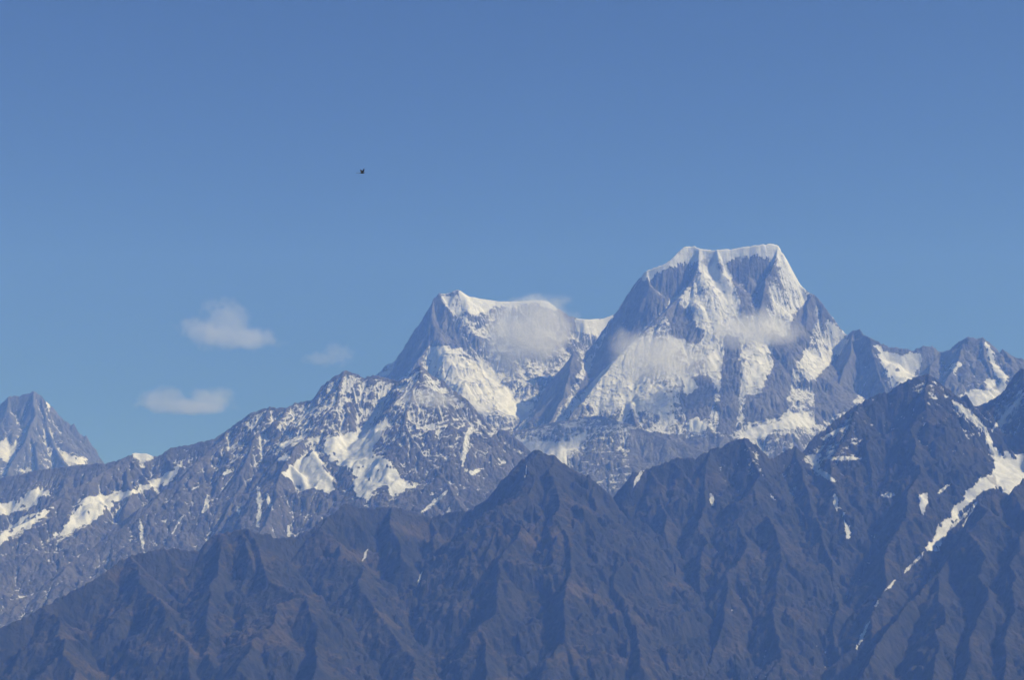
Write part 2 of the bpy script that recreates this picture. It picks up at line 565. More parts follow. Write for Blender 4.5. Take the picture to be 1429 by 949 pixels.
massif('mountain', 'snow mountain with a sharp left summit and a long sagging white crest', T, M_HIGH, [
    dict(poly=[(590, 500), (602, 484), (630, 487), (642, 497), (655, 502), (672, 524), (692, 552), (688, 562), (650, 560), (622, 546), (606, 522)], rag=-0.22, smooth=0.45),
    dict(poly=[(690, 538), (712, 540), (716, 560), (735, 566), (748, 560), (742, 576), (725, 584), (704, 580), (688, 568)]),
    dict(poly=[(642, 558), (690, 566), (668, 581), (655, 576)]),
    dict(poly=[(640, 402), (655, 409), (690, 415), (720, 418), (765, 416), (782, 430), (770, 432), (745, 424), (718, 430), (690, 430), (668, 440), (655, 440), (640, 415)], rag=-0.5),
    dict(poly=[(612, 410), (626, 410), (640, 425), (656, 450), (664, 470), (650, 455), (632, 430), (618, 425)], rag=-0.3),
    dict(poly=[(800, 443), (830, 444), (858, 438), (850, 460), (835, 470), (805, 462)], rag=-0.6),
    dict(poly=[(655, 485), (670, 500), (690, 520), (705, 545), (690, 545), (672, 520)], rag=-0.4),
], base=0.55, conc=0.45, slope=0.45, speck=0.42, strata=(0.06, 0.1, 60),
    snow_shade=[([(540, 530), (612, 412), (652, 485), (600, 482), (560, 528)], -0.35)])  # shade of the left facets put into the colour by thinning snow

# the right, highest peak
T = terrain(*bounds(660, 1290, 14900, 19700), 9.5, [
    rg([(720, 670, 18700), (790, 560, 18600), (815, 520, 18600), (835, 485, 18600), (850, 460, 18600), (862, 440, 18600), (875, 412, 18580), (890, 390, 18560), (900, 378, 18540),
        (925, 368, 18500), (935, 362, 18520), (945, 352, 18560), (955, 343, 18600), (968, 342, 18600), (976, 346, 18560), (1000, 347, 18500), (1030, 344, 18500),
        (1060, 340, 18500), (1080, 338, 18500), (1087, 342, 18500), (1098, 360, 18500), (1108, 380, 18480), (1118, 396, 18460), (1133, 408, 18400), (1145, 420, 18350),
        (1160, 440, 18300), (1175, 458, 18250), (1184, 466, 18200), (1190, 461, 18100), (1200, 459, 18050), (1205, 466, 18000), (1214, 492, 17950)], 1.9, 2.7),
    rg([(976, 348, 18540), (975, 372, 18400), (968, 390, 18280), (950, 410, 18120), (930, 432, 17950), (905, 455, 17800), (880, 480, 17600), (855, 505, 17400),
        (832, 535, 17150), (815, 560, 16950), (790, 590, 16700), (745, 625, 16300)], 1.05, 1.5),
    rg([(950, 410, 18120), (962, 430, 17950), (975, 455, 17700), (985, 480, 17450)], 1.0, 1.5),
    rg([(1000, 347, 18500), (1008, 380, 18300), (1018, 405, 18100), (1022, 435, 17850), (1008, 470, 17500), (998, 505, 17200), (985, 545, 16900), (975, 585, 16650),
        (960, 625, 16400)], 1.05, 1.5),
    rg([(1087, 342, 18500), (1080, 370, 18300), (1066, 400, 18080), (1058, 440, 17780), (1045, 480, 17450), (1033, 520, 17150), (1028, 560, 16850), (1022, 600, 16600)], (2.6, 1.0), 1.5),
    rg([(1133, 408, 18400), (1128, 440, 18150), (1120, 480, 17800), (1112, 520, 17450), (1100, 560, 17100), (1090, 590, 16850)], (2.3, 1.2), 1.5),
    rg([(1192, 461, 18100), (1185, 500, 17700), (1172, 530, 17400), (1158, 560, 17100), (1145, 590, 16850)], 1.9, 1.5),
    rg([(800, 490, 18300), (795, 520, 17900), (785, 555, 17500), (770, 585, 17200), (740, 610, 16900)], 1.0, 1.5),
    rg([(690, 605, 16500), (760, 592, 16450), (830, 580, 16400), (880, 592, 16200), (930, 612, 16000), (985, 630, 15900)], 0.9, 0.9),
    rg([(880, 560, 16800), (900, 610, 16200), (915, 650, 15700), (930, 690, 15300)], 0.9, 1.2),
    rg([(830, 580, 16400), (840, 630, 15900), (850, 680, 15400)], 0.9, 1.1),
], 37, rough=36, ribs=24, jag=8, drops=280000, steep=(0.82, 0.98), spacing=950)
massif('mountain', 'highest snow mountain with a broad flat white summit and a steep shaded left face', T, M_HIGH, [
    dict(poly=[(945, 352), (955, 342), (970, 341), (1000, 345), (1080, 336), (1092, 350), (1088, 360), (1060, 354), (1030, 356), (1010, 363), (985, 368), (972, 362), (955, 364), (925, 377), (900, 390), (892, 386), (925, 364)], rag=-0.68, smooth=0.5, drift=16.0, name='snow_cap'),
    dict(poly=[(976, 360), (1000, 355), (1008, 385), (1022, 405), (1032, 438), (1018, 442), (1005, 430), (990, 400), (980, 385)], rag=-0.25),
    dict(poly=[(950, 410), (965, 412), (985, 425), (1005, 440), (1010, 465), (990, 470), (978, 450), (965, 430)], rag=-0.2),
    dict(poly=[(985, 470), (1000, 480), (1010, 510), (1003, 520), (990, 525), (984, 500)], rag=-0.25),
    dict(poly=[(830, 530), (860, 500), (880, 520), (905, 540), (925, 545), (935, 570), (945, 590), (930, 595), (910, 570), (870, 568), (835, 572), (820, 560)], rag=-0.12),
    dict(poly=[(1032, 490), (1050, 485), (1070, 482), (1073, 505), (1060, 540), (1040, 545), (1034, 530), (1045, 510)], rag=-0.2),
    dict(poly=[(1125, 495), (1140, 485), (1162, 487), (1150, 515), (1132, 530), (1122, 515)], rag=-0.2),
    dict(poly=[(1090, 345), (1100, 360), (1118, 396), (1135, 410), (1125, 412), (1108, 392), (1095, 370)], rag=-0.5),
    dict(poly=[(1150, 445), (1165, 450), (1182, 465), (1178, 474), (1162, 474)], rag=-0.4),
    dict(poly=[(1030, 612), (1045, 598), (1085, 592), (1105, 578), (1125, 580), (1140, 592), (1125, 598), (1080, 602), (1062, 618)], rag=-0.5, y0=15600),
    dict(poly=[(700, 610), (745, 618), (790, 618), (815, 603), (822, 606), (808, 622), (790, 640), (797, 658), (780, 652), (760, 634), (740, 637), (715, 654), (705, 640)], rag=-0.5, y0=15000),
    dict(poly=[(960, 590), (975, 580), (990, 600), (975, 606), (962, 602)], rag=-0.4),
    dict(poly=[(950, 523), (972, 530), (975, 542), (955, 553)], rag=-0.4),
], lines=[([(1222, 486), (1232, 540)], 3)],
    base=0.40, alt=(1000, 2400, 0.26), conc=0.45, slope=0.5, speck=0.42, strata=(0.06, 0.15, 60),
    snow_shade=[([(800, 560), (860, 440), (892, 392), (974, 362), (970, 388), (905, 450), (830, 530)], -0.4), ([(1012, 362), (1082, 360), (1062, 410), (1070, 440), (1040, 440)], -0.4),  # shaded left face and recess painted darker by thinning their snow
          ([(945, 418), (985, 470), (975, 480), (940, 470), (930, 440)], -0.5), ([(952, 530), (990, 525), (996, 550), (988, 585), (960, 585), (950, 560)], -0.7),  # bands of rock and shade between spurs, painted dark as snow-free ground
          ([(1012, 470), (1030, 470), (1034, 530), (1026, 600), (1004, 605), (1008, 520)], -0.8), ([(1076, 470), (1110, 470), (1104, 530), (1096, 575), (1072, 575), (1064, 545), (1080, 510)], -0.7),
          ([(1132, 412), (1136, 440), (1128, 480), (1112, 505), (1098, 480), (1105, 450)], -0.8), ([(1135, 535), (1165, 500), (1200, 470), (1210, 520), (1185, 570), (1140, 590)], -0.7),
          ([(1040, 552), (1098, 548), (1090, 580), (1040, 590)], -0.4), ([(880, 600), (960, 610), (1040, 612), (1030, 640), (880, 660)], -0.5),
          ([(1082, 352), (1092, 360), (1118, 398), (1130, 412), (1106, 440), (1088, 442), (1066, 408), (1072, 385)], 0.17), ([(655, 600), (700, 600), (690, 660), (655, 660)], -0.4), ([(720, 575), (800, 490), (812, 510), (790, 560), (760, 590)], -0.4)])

# the serrated ridge at the right
T = terrain(*bounds(1150, 1880, 15600, 19000), 9, [
    rg([(1180, 480, 18000), (1207, 468, 17900), (1215, 471, 17800), (1240, 484, 17750), (1258, 486, 17700), (1275, 488, 17700), (1285, 483, 17700), (1300, 483, 17700), (1312, 492, 17700), (1325, 488, 17600),
        (1340, 475, 17550), (1352, 470, 17500), (1366, 472, 17500), (1372, 470, 17500), (1380, 480, 17450), (1393, 492, 17400), (1398, 486, 17380), (1410, 498, 17300),
        (1420, 512, 17300), (1435, 530, 17200), (1500, 555, 17100), (1570, 530, 17100), (1650, 560, 17200), (1760, 620, 17200)], 1.6, 1.9),
    rg([(1210, 469, 17900), (1217, 495, 17650), (1228, 525, 17350), (1238, 555, 17050)], 0.7, 1.7),
    rg([(1312, 492, 17700), (1300, 515, 17350), (1285, 540, 17000), (1270, 560, 16800)], 0.9, 1.5),
    rg([(1370, 471, 17500), (1375, 500, 17250), (1385, 525, 17000), (1392, 550, 16750)], 0.8, 1.6),
    rg([(1345, 474, 17550), (1335, 505, 17200), (1320, 535, 16900), (1305, 560, 16600)], 0.9, 1.5),
    rg([(1398, 487, 17380), (1405, 515, 17100), (1412, 540, 16900)], 0.8, 1.6),
], 53, rough=42, ribs=30, jag=20, drops=120000)
massif('mountain', 'jagged grey ridge right of the highest peak with white gullies between its teeth', T, M_HIGH, [
    dict(poly=[(1214, 472), (1222, 490), (1232, 515), (1242, 540), (1252, 545), (1275, 530), (1288, 510), (1292, 490), (1275, 490), (1258, 496), (1240, 490)], rag=-0.3),
    dict(poly=[(1372, 474), (1382, 485), (1392, 510), (1406, 528), (1402, 540), (1390, 528), (1382, 505)], rag=-0.5),
    dict(poly=[(1335, 555), (1360, 548), (1385, 543), (1405, 535), (1398, 552), (1370, 572), (1350, 565)], rag=-0.7),
    dict(poly=[(1372, 530), (1392, 530), (1395, 545), (1376, 545)], rag=-0.4),
    dict(poly=[(1325, 512), (1338, 506), (1345, 502), (1335, 522), (1328, 525)], rag=-0.4),
], base=0.22, conc=0.7, slope=0.4, speck=0.5, strata=(0.2, 0.1, 50))

# the middle ridge, snow-speckled, with the white bowl
T = terrain(*bounds(-420, 830, 12400, 16500), 8.0, [
    rg([(-340, 760, 15500), (-250, 700, 15500), (-160, 715, 15500), (-80, 690, 15500), (0, 668, 15500), (60, 655, 15500), (120, 648, 15500), (150, 647, 15500), (172, 640, 15500), (188, 632, 15500), (205, 633, 15500), (220, 638, 15500), (240, 625, 15500),
        (270, 620, 15500), (300, 612, 15500), (318, 600, 15500), (335, 588, 15500), (350, 577, 15500), (375, 568, 15500), (400, 570, 15500), (410, 562, 15500), (440, 558, 15500), (450, 540, 15500),
        (465, 527, 15500), (482, 517, 15500), (495, 521, 15500), (510, 528, 15500), (520, 523, 15500), (540, 528, 15500), (560, 533, 15450), (570, 527, 15400),
        (580, 512, 15350), (587, 510, 15300), (600, 528, 15300), (620, 545, 15250), (650, 556, 15150), (660, 575, 15050), (668, 590, 15000)], 1.3, 1.25),
    rg([(668, 590, 15000), (685, 615, 14800), (698, 640, 14600), (708, 665, 14400), (730, 700, 14100)], 1.0, 0.9),
    rg([(668, 590, 15000), (664, 625, 14650), (650, 660, 14300), (640, 700, 13950)], 0.7, 1.2),
    rg([(318, 600, 15500), (260, 660, 14800), (200, 715, 14200), (130, 765, 13700), (60, 820, 13200), (-30, 875, 12700)], 0.75, 1.05),
    rg([(188, 632, 15500), (130, 668, 15000), (70, 705, 14500), (0, 745, 14000), (-60, 780, 13600)], 0.8, 0.95),
    rg([(482, 517, 15500), (470, 560, 15150), (445, 598, 14850), (412, 622, 14600), (395, 655, 14250), (378, 710, 13750), (350, 770, 13300)], 1.1, 1.0),
    rg([(375, 568, 15500), (350, 630, 14900), (330, 690, 14350), (300, 745, 13900), (270, 790, 13500)], 0.9, 1.0),
    rg([(587, 510, 15300), (575, 555, 14900), (565, 590, 14600), (590, 635, 14200), (625, 675, 13850), (650, 715, 13500)], 0.9, 1.0),
    rg([(620, 545, 15250), (612, 590, 14800), (625, 640, 14300)], 0.9, 1.2),
    rg([(436, 628, 14550), (450, 650, 14350), (468, 675, 14100), (480, 710, 13800)], 1.0, 0.9),
], 71, rough=42, ribs=32, rib_len=80, jag=20, drops=380000, crag=12)
massif('mountain', 'long snow-speckled ridge rising from the left, white snow bowl below its rocky tops', T, M_MID, [
    dict(poly=[(450, 612), (480, 605), (520, 598), (541, 588), (535, 606), (525, 622), (518, 632), (540, 640), (553, 655), (560, 668), (584, 678), (565, 688), (545, 695), (535, 678), (512, 702), (495, 692), (490, 655), (470, 655), (450, 630)], rag=-0.32),
    dict(poly=[(390, 663), (410, 650), (425, 640), (438, 630), (450, 650), (462, 665), (468, 682), (455, 692), (445, 686), (425, 682), (405, 672)], rag=-0.5),
    dict(poly=[(382, 643), (398, 636), (410, 634), (402, 645), (388, 648)]),
    dict(poly=[(380, 625), (412, 612), (440, 608), (450, 612), (430, 616), (400, 626), (384, 632)], rag=-0.2),
    dict(poly=[(85, 742), (108, 705), (120, 694), (150, 690), (190, 682), (225, 665), (262, 643), (242, 668), (236, 678), (212, 682), (172, 700), (135, 728), (90, 750), (62, 756)], rag=-0.3),
    dict(poly=[(-5, 702), (25, 694), (50, 679), (74, 688), (42, 712), (-5, 724)], rag=-0.3),
    dict(poly=[(-5, 742), (40, 718), (78, 706), (66, 726), (30, 746), (-5, 768)], rag=-0.2),
    dict(poly=[(182, 632), (206, 631), (216, 640), (200, 645), (190, 642)], rag=-0.6),
    dict(poly=[(265, 685), (280, 678), (274, 684), (266, 688)]),
    dict(poly=[(308, 663), (318, 654), (330, 648), (322, 660), (314, 666)]),
    dict(poly=[(646, 655), (668, 654), (672, 662), (655, 664)]),
], lines=[([(196, 725), (197, 745), (200, 766)], 2.0), ([(290, 690), (288, 708), (284, 715)], 2.2), ([(360, 680), (363, 705), (360, 735)], 2.6),
          ([(372, 690), (380, 712)], 2.0), ([(402, 735), (403, 748)], 2.2), ([(590, 715), (625, 685)], 2.0), ([(332, 708), (334, 718)], 2.5), ([(240, 745), (255, 720)], 1.6),
          ([(626, 722), (627, 708)], 2.0), ([(645, 650), (652, 610), (660, 595)], 3)],
    base=0.17, alt=(800, 1900, 0.50), conc=1.0, slope=0.5, speck=0.34, strata=(0.36, 0.40, 26))

# the near dark ranges
T = terrain(*bounds(800, 1860, 8300, 13800), 6.6, [
    rg([(840, 730, 11900), (860, 690, 12000), (870, 680, 12000), (885, 660, 12000), (905, 655, 12050), (925, 648, 12050), (945, 640, 12050), (970, 640, 12050), (990, 628, 12100), (1010, 622, 12100),
        (1030, 614, 12100), (1045, 613, 12100), (1060, 625, 12100), (1072, 640, 12100), (1085, 637, 12150), (1100, 628, 12200), (1110, 624, 12250), (1120, 630, 12300),
        (1135, 612, 12350), (1150, 600, 12400), (1175, 580, 12450), (1200, 562, 12500), (1220, 552, 12500), (1237, 548, 12500), (1252, 538, 12500), (1268, 530, 12500),
        (1285, 525, 12500), (1296, 522, 12500), (1308, 530, 12500), (1318, 545, 12500), (1330, 556, 12500), (1345, 562, 12600), (1365, 568, 12700), (1385, 558, 12750),
        (1400, 545, 12750), (1408, 535, 12750), (1418, 522, 12700), (1429, 514, 12700), (1460, 500, 12700), (1520, 520, 12700), (1600, 560, 12600), (1700, 590, 12600), (1780, 640, 12500)], 1.3, 1.5),
    rg([(1296, 522, 12500), (1290, 570, 12150), (1280, 620, 11800), (1270, 680, 11350), (1255, 740, 10950), (1235, 800, 10550), (1215, 860, 10150), (1200, 930, 9750)], 0.95, 1.15),
    rg([(1110, 624, 12250), (1130, 690, 11650), (1150, 760, 11150), (1165, 830, 10650), (1170, 900, 10150), (1180, 960, 9700)], 0.9, 1.3),
    rg([(1040, 613, 12100), (1050, 680, 11600), (1040, 750, 11100), (1015, 820, 10600), (1000, 900, 10100), (990, 970, 9600)], 0.95, 1.2),
    rg([(905, 655, 12050), (930, 720, 11600), (945, 790, 11100), (950, 860, 10600), (960, 949, 10000)], 1.0, 1.25),
    rg([(990, 628, 12100), (985, 700, 11600), (978, 780, 11050), (988, 850, 10600)], 0.95, 1.2),
    rg([(1200, 562, 12500), (1175, 620, 12050), (1160, 670, 11700), (1175, 730, 11300)], 0.9, 1.1),
    rg([(1400, 545, 12750), (1372, 600, 12300), (1350, 650, 11950), (1310, 720, 11500), (1290, 770, 11200)], 1.25, 0.9),
    rg([(1429, 514, 12700), (1435, 570, 12300), (1440, 620, 12000), (1445, 660, 11800)], 0.9, 1.4),
    rg([(1070, 720, 11250), (1090, 790, 10750), (1080, 860, 10300), (1070, 949, 9800)], 0.9, 1.1),
], 91, rough=44, ribs=40, rib_len=80, jag=25, warp=32, drops=110000, wave=520, crag=19, kink=0.15, length=420, spacing=300)
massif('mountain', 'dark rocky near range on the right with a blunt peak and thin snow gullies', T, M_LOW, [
    dict(poly=[(1374, 596), (1380, 608), (1388, 628), (1396, 641), (1402, 643), (1405, 627), (1412, 640), (1440, 632), (1440, 668), (1411, 694), (1397, 682), (1384, 676), (1376, 668), (1388, 660), (1388, 645), (1380, 625)], rag=-0.6, smooth=0.95, passes=50),
    dict(poly=[(1388, 662), (1360, 679), (1338, 703), (1312, 740), (1292, 768), (1304, 771), (1325, 736), (1348, 707), (1370, 688), (1390, 678)], rag=-0.6, smooth=0.97, passes=70, name='snow_gully'),
    dict(poly=[(1122, 636), (1142, 630), (1168, 630), (1158, 642), (1140, 645), (1152, 660), (1155, 680), (1148, 668), (1132, 650)], rag=-0.2),
    dict(poly=[(1168, 705), (1178, 715), (1185, 740), (1187, 762), (1180, 745), (1176, 722)], rag=-0.5),
    dict(poly=[(1280, 695), (1292, 690), (1298, 695), (1288, 718), (1281, 708)], rag=-0.5),
    dict(poly=[(1115, 628), (1140, 617), (1165, 602), (1186, 592), (1160, 612), (1135, 626), (1118, 632)], rag=-0.2),
    dict(poly=[(1130, 600), (1136, 586), (1150, 588), (1138, 602)]),
], lines=[([(1232, 692), (1248, 690)], 3), ([(1165, 690), (1168, 712)], 2.5), ([(992, 690), (995, 706)], 2.2), ([(884, 680), (900, 645)], 1.3), ([(890, 672), (903, 648)], 1.0),
          ([(1075, 690), (1082, 698)], 1.4), ([(893, 830), (896, 860)], 1.8), ([(1195, 906), (1206, 884), (1213, 868)], 2.0), ([(1221, 848), (1226, 838)], 1.7), ([(1234, 826), (1250, 810)], 1.6), ([(1262, 800), (1290, 770)], 1.7),
          ([(1345, 735), (1360, 712)], 2.4), ([(1320, 768), (1335, 755)], 2.8), ([(1325, 740), (1365, 700)], 1.6), ([(1155, 640), (1200, 640)], 2.2), ([(1330, 560), (1360, 585), (1375, 600)], 3.5),
          ([(1310, 688), (1325, 676)], 2.2), ([(1385, 600), (1429, 550)], 2.0), ([(1140, 655), (1165, 672)], 2.5)],
    base=0.0, alt=(700, 1500, 0.28), conc=0.6, slope=0.45, speck=0.55, strata=(0.30, 0.45, 26), grass=0.40,
    snow_shade=[([(1036, 616), (1050, 618), (1068, 660), (1060, 684), (1044, 660)], 0.42), ([(1085, 640), (1125, 640), (1140, 690), (1125, 715), (1090, 680)], 0.22),
          ([(1120, 640), (1150, 600), (1200, 575), (1195, 640), (1160, 690)], 0.26), ([(1325, 560), (1385, 575), (1388, 640), (1350, 620)], 0.24),
          ([(1262, 530), (1296, 522), (1322, 548), (1290, 570)], 0.2), ([(1385, 560), (1429, 525), (1440, 600), (1395, 620)], 0.2)])

T = terrain(*bounds(1130, 1780, 7600, 11900), 6.6, [
    rg([(1680, 690, 11400), (1600, 660, 11350), (1540, 640, 11300), (1480, 655, 11200), (1429, 668, 11000), (1411, 694, 10900), (1390, 684, 10950), (1368, 702, 10850), (1345, 748, 10600), (1310, 802, 10300), (1280, 832, 10100), (1245, 872, 9850), (1222, 903, 9600),
        (1200, 949, 9300), (1160, 1020, 8800)], 1.4, 1.4),
    rg([(1429, 668, 11000), (1425, 750, 10400), (1415, 850, 9700), (1400, 949, 9150)], 0.9, 1.25),
    rg([(1368, 702, 10850), (1378, 780, 10250), (1365, 860, 9700), (1340, 960, 9050)], 0.95, 1.25),
    rg([(1310, 802, 10300), (1320, 870, 9700), (1300, 960, 9050)], 1.0, 1.1),
], 113, rough=40, ribs=40, rib_len=80, jag=22, warp=30, drops=45000, wave=480, crag=19, kink=0.15, length=420, spacing=300)
massif('mountain', 'shaded snowless buttress in the lower right corner below the big snow gully', T, M_LOW,
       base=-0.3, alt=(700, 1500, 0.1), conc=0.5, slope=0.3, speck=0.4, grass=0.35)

T = terrain(*bounds(-420, 960, 7400, 12600), 6.8, [
    rg([(-330, 960, 9300), (-200, 915, 9300), (-100, 930, 9400), (0, 878, 9900), (60, 850, 10100), (130, 810, 10400), (180, 776, 10600), (230, 766, 10700), (280, 770, 10750), (285, 762, 10780), (295, 749, 10800), (320, 742, 10800), (345, 738, 10800), (360, 745, 10850),
        (375, 745, 10900), (390, 752, 10950), (410, 750, 11000), (435, 740, 11100), (450, 725, 11200), (470, 714, 11250), (480, 703, 11300), (495, 706, 11350),
        (510, 710, 11400), (540, 708, 11450), (570, 713, 11500), (600, 722, 11550), (630, 716, 11550), (660, 712, 11500), (680, 695, 11500), (700, 675, 11500), (715, 655, 11500),
        (730, 640, 11500), (742, 630, 11500), (752, 628, 11500), (760, 633, 11500), (775, 637, 11500), (785, 650, 11500), (800, 667, 11500), (812, 675, 11480),
        (830, 672, 11450), (845, 686, 11400), (858, 708, 11350), (870, 745, 11200), (884, 800, 10900), (900, 860, 10500)], 1.3, 1.4),
    rg([(345, 738, 10800), (368, 790, 10400), (400, 825, 10100), (428, 833, 9950), (445, 880, 9600), (430, 960, 9000)], 0.85, 1.1),
    rg([(428, 833, 9950), (385, 870, 9600), (330, 935, 9100)], 0.95, 0.85),
    rg([(455, 722, 11200), (475, 775, 10750), (500, 812, 10400), (530, 860, 10000), (560, 905, 9700), (595, 970, 9200)], 0.9, 0.95),
    rg([(752, 628, 11500), (738, 690, 11100), (712, 760, 10600), (695, 830, 10150), (680, 900, 9750), (660, 970, 9300)], 0.95, 1.3),
    rg([(775, 637, 11500), (782, 700, 11000), (795, 770, 10500), (788, 840, 10050), (765, 920, 9600)], 0.85, 1.3),
    rg([(830, 672, 11450), (842, 740, 10900), (858, 800, 10450), (880, 860, 10050), (895, 930, 9600)], 1.1, 1.2),
    rg([(600, 722, 11550), (612, 770, 11150), (598, 830, 10650), (585, 880, 10300), (600, 950, 9800)], 1.0, 1.2),
    rg([(545, 708, 11450), (555, 750, 11100), (565, 785, 10850)], 0.9, 1.2),
    rg([(180, 776, 10600), (215, 830, 10150), (250, 890, 9700), (270, 960, 9200)], 0.85, 1.1),
    rg([(310, 744, 10800), (305, 800, 10350), (290, 860, 9900), (300, 940, 9350)], 0.9, 1.2),
    rg([(60, 850, 10100), (90, 900, 9650), (110, 970, 9150)], 0.9, 1.2),
    rg([(660, 712, 11500), (655, 780, 10950), (640, 850, 10450), (645, 930, 9900)], 0.95, 1.3),
], 131, rough=44, ribs=40, rib_len=80, jag=23, warp=32, drops=120000, wave=520, crag=19, kink=0.15, length=420, spacing=300)
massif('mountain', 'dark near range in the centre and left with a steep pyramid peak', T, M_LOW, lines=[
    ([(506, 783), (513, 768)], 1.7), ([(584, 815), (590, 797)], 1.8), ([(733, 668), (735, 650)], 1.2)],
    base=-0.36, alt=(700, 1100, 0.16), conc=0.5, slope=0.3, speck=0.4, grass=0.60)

# ------------------------------------------------------------------ valley floor and the hill the camera stands on
gx_ = np.concatenate([np.linspace(-24000, -2000, 45)[:-1], np.linspace(-2000, 2000, 81), np.linspace(2000, 24000, 45)[1:]])
gy_ = np.concatenate([np.linspace(-9000, -1500, 20)[:-1], np.linspace(-1500, 1500, 61), np.linspace(1500, 25000, 60)[1:]])
GX, GY = np.meshgrid(gx_, gy_)
GZ = GROUND_Z + 60 * fbm(GX / 2500, GY / 2500, 4, 5)
rr_ = np.hypot(GX, (GY + 60) * 1.0)
GZ = np.maximum(GZ, -2.0 - 0.62 * np.maximum(rr_ - 66, 0) - 25 * ridged(GX / 300, GY / 300, 4, 8) * sstep(60, 500, rr_))
M_VALLEY = rock_material('valley_scrub', (0.03, 0.035, 0.02), (0.09, 0.085, 0.05), (0.10, 0.085, 0.045))
ground = mesh_from_grid('ground', GX, GY, GZ, M_VALLEY, {'snow': np.full(GX.shape, -1.0), 'grass': np.full(GX.shape, 0.5)})
tag(ground, 'scrub-covered valley floor far below the mountains', 'ground', None, 'structure')


# ------------------------------------------------------------------ clouds
def cloud_material(name, lobes, density, scale, seed, squash=1.0, edge=0.5):
    m = bpy.data.materials.new(name); m.use_nodes = True
    nt = m.node_tree
    for n in list(nt.nodes):
        if n.type == 'BSDF_PRINCIPLED': nt.nodes.remove(n)
    out = [n for n in nt.nodes if n.type == 'OUTPUT_MATERIAL'][0]
    tc = nt.nodes.new('ShaderNodeTexCoord').outputs['Object']
    best = None
    for (cx, cy_, cz, rx, ry, rz) in lobes:
        mp = nt.nodes.new('ShaderNodeMapping'); mp.vector_type = 'POINT'
        mp.inputs['Scale'].default_value = (1 / rx, 1 / ry, 1 / rz)
        mp.inputs['Location'].default_value = (-cx / rx, -cy_ / ry, -cz / rz)
        nt.links.new(tc, mp.inputs['Vector'])
        ln = nt.nodes.new('ShaderNodeVectorMath'); ln.operation = 'LENGTH'
        nt.links.new(mp.outputs[0], ln.inputs[0])
        v = math_node(nt, 'SUBTRACT', 1.0, ln.outputs['Value'])
        best = v if best is None else math_node(nt, 'SMOOTH_MAX', best, v)
        if best is not v:
            best.node.inputs[2].default_value = 0.25
    mp = nt.nodes.new('ShaderNodeMapping'); mp.inputs['Location'].default_value = (seed * 3.1, seed * 7.7, seed * 1.3)
    nt.links.new(tc, mp.inputs['Vector'])
    n = noise_node(nt, mp.outputs[0], scale, 6, 0.62)
    d = math_node(nt, 'ADD', best, math_node(nt, 'MULTIPLY', math_node(nt, 'SUBTRACT', n, 0.51), 1.9))
    mr = nt.nodes.new('ShaderNodeMapRange'); mr.interpolation_type = 'SMOOTHSTEP'
    mr.inputs[1].default_value = 0.0; mr.inputs[2].default_value = edge
    mr.inputs[4].default_value = density
    nt.links.new(d, mr.inputs[0])
    # keep it inside the hull
    v = nt.nodes.new('ShaderNodeVolumePrincipled')
    v.inputs['Color'].default_value = (0.97, 0.97, 0.97, 1)
    v.inputs['Anisotropy'].default_value = 0.2
    edge_ok = math_node(nt, 'MULTIPLY', mr.outputs[0], math_node(nt, 'MULTIPLY', math_node(nt, 'ADD', best, 0.28), 4.0, True))
    nt.links.new(edge_ok, v.inputs['Density'])
    nt.links.new(v.outputs[0], out.inputs['Volume'])
    m.cycles.volume_sampling = 'MULTIPLE_IMPORTANCE'
    return m


def make_cloud(label, lobes_px, Y, density, seed, scale=2.0, depth=0.6, edge=0.5, group='clouds in the blue sky', step=1.0):
    """lobes in photograph pixels (x, y, rx, ry); the cloud is built round its middle in units of its half width"""
    x0 = min(l[0] - l[2] for l in lobes_px); x1 = max(l[0] + l[2] for l in lobes_px)
    y0 = min(l[1] - l[3] for l in lobes_px); y1 = max(l[1] + l[3] for l in lobes_px)
    cx, cy_ = (x0 + x1) / 2, (y0 + y1) / 2
    c = at(cx, cy_, Y)
    u = (x1 - x0) / 2                                  # pixels per unit
    S = u * Y / FPX
    lobes = [((lx - cx) / u, 0.0, (cy_ - ly) / u, rx / u, depth * max(rx, ry) / u * 1.2, ry / u) for lx, ly, rx, ry in lobes_px]
    hull_r = 1.28
    import bmesh
    bm = bmesh.new()
    bmesh.ops.create_icosphere(bm, subdivisions=4, radius=1.0)
    # shrink-wrap one skin round all lobes: march each direction out to the last lobe surface
    for v in bm.verts:
        d = v.co.normalized(); far = 0.05
        for (ax, ay, az, rx, ry, rz) in lobes:
            o = Vector((-ax / rx, -ay / ry, -az / rz)); k = Vector((d.x / rx, d.y / ry, d.z / rz))
            A = k.dot(k); B = 2 * o.dot(k); Cc = o.dot(o) - hull_r ** 2
            q = B * B - 4 * A * Cc
            if q > 0:
                far = max(far, (-B + math.sqrt(q)) / (2 * A))
        v.co = d * far
    me = bpy.data.meshes.new('cloud'); bm.to_mesh(me); bm.free()
    ob = bpy.data.objects.new('cloud', me)
    ob.location = c; ob.scale = (S, S, S)
    col.objects.link(ob)
    # Principled Volume density is per metre whatever the object's scale
    mat = cloud_material('cloud_vapour', lobes, density / S, scale, seed, edge=edge)
    mat.cycles.volume_step_rate = step
    me.materials.append(mat)
    tag(ob, label, 'cloud', group, 'thing')
    return ob


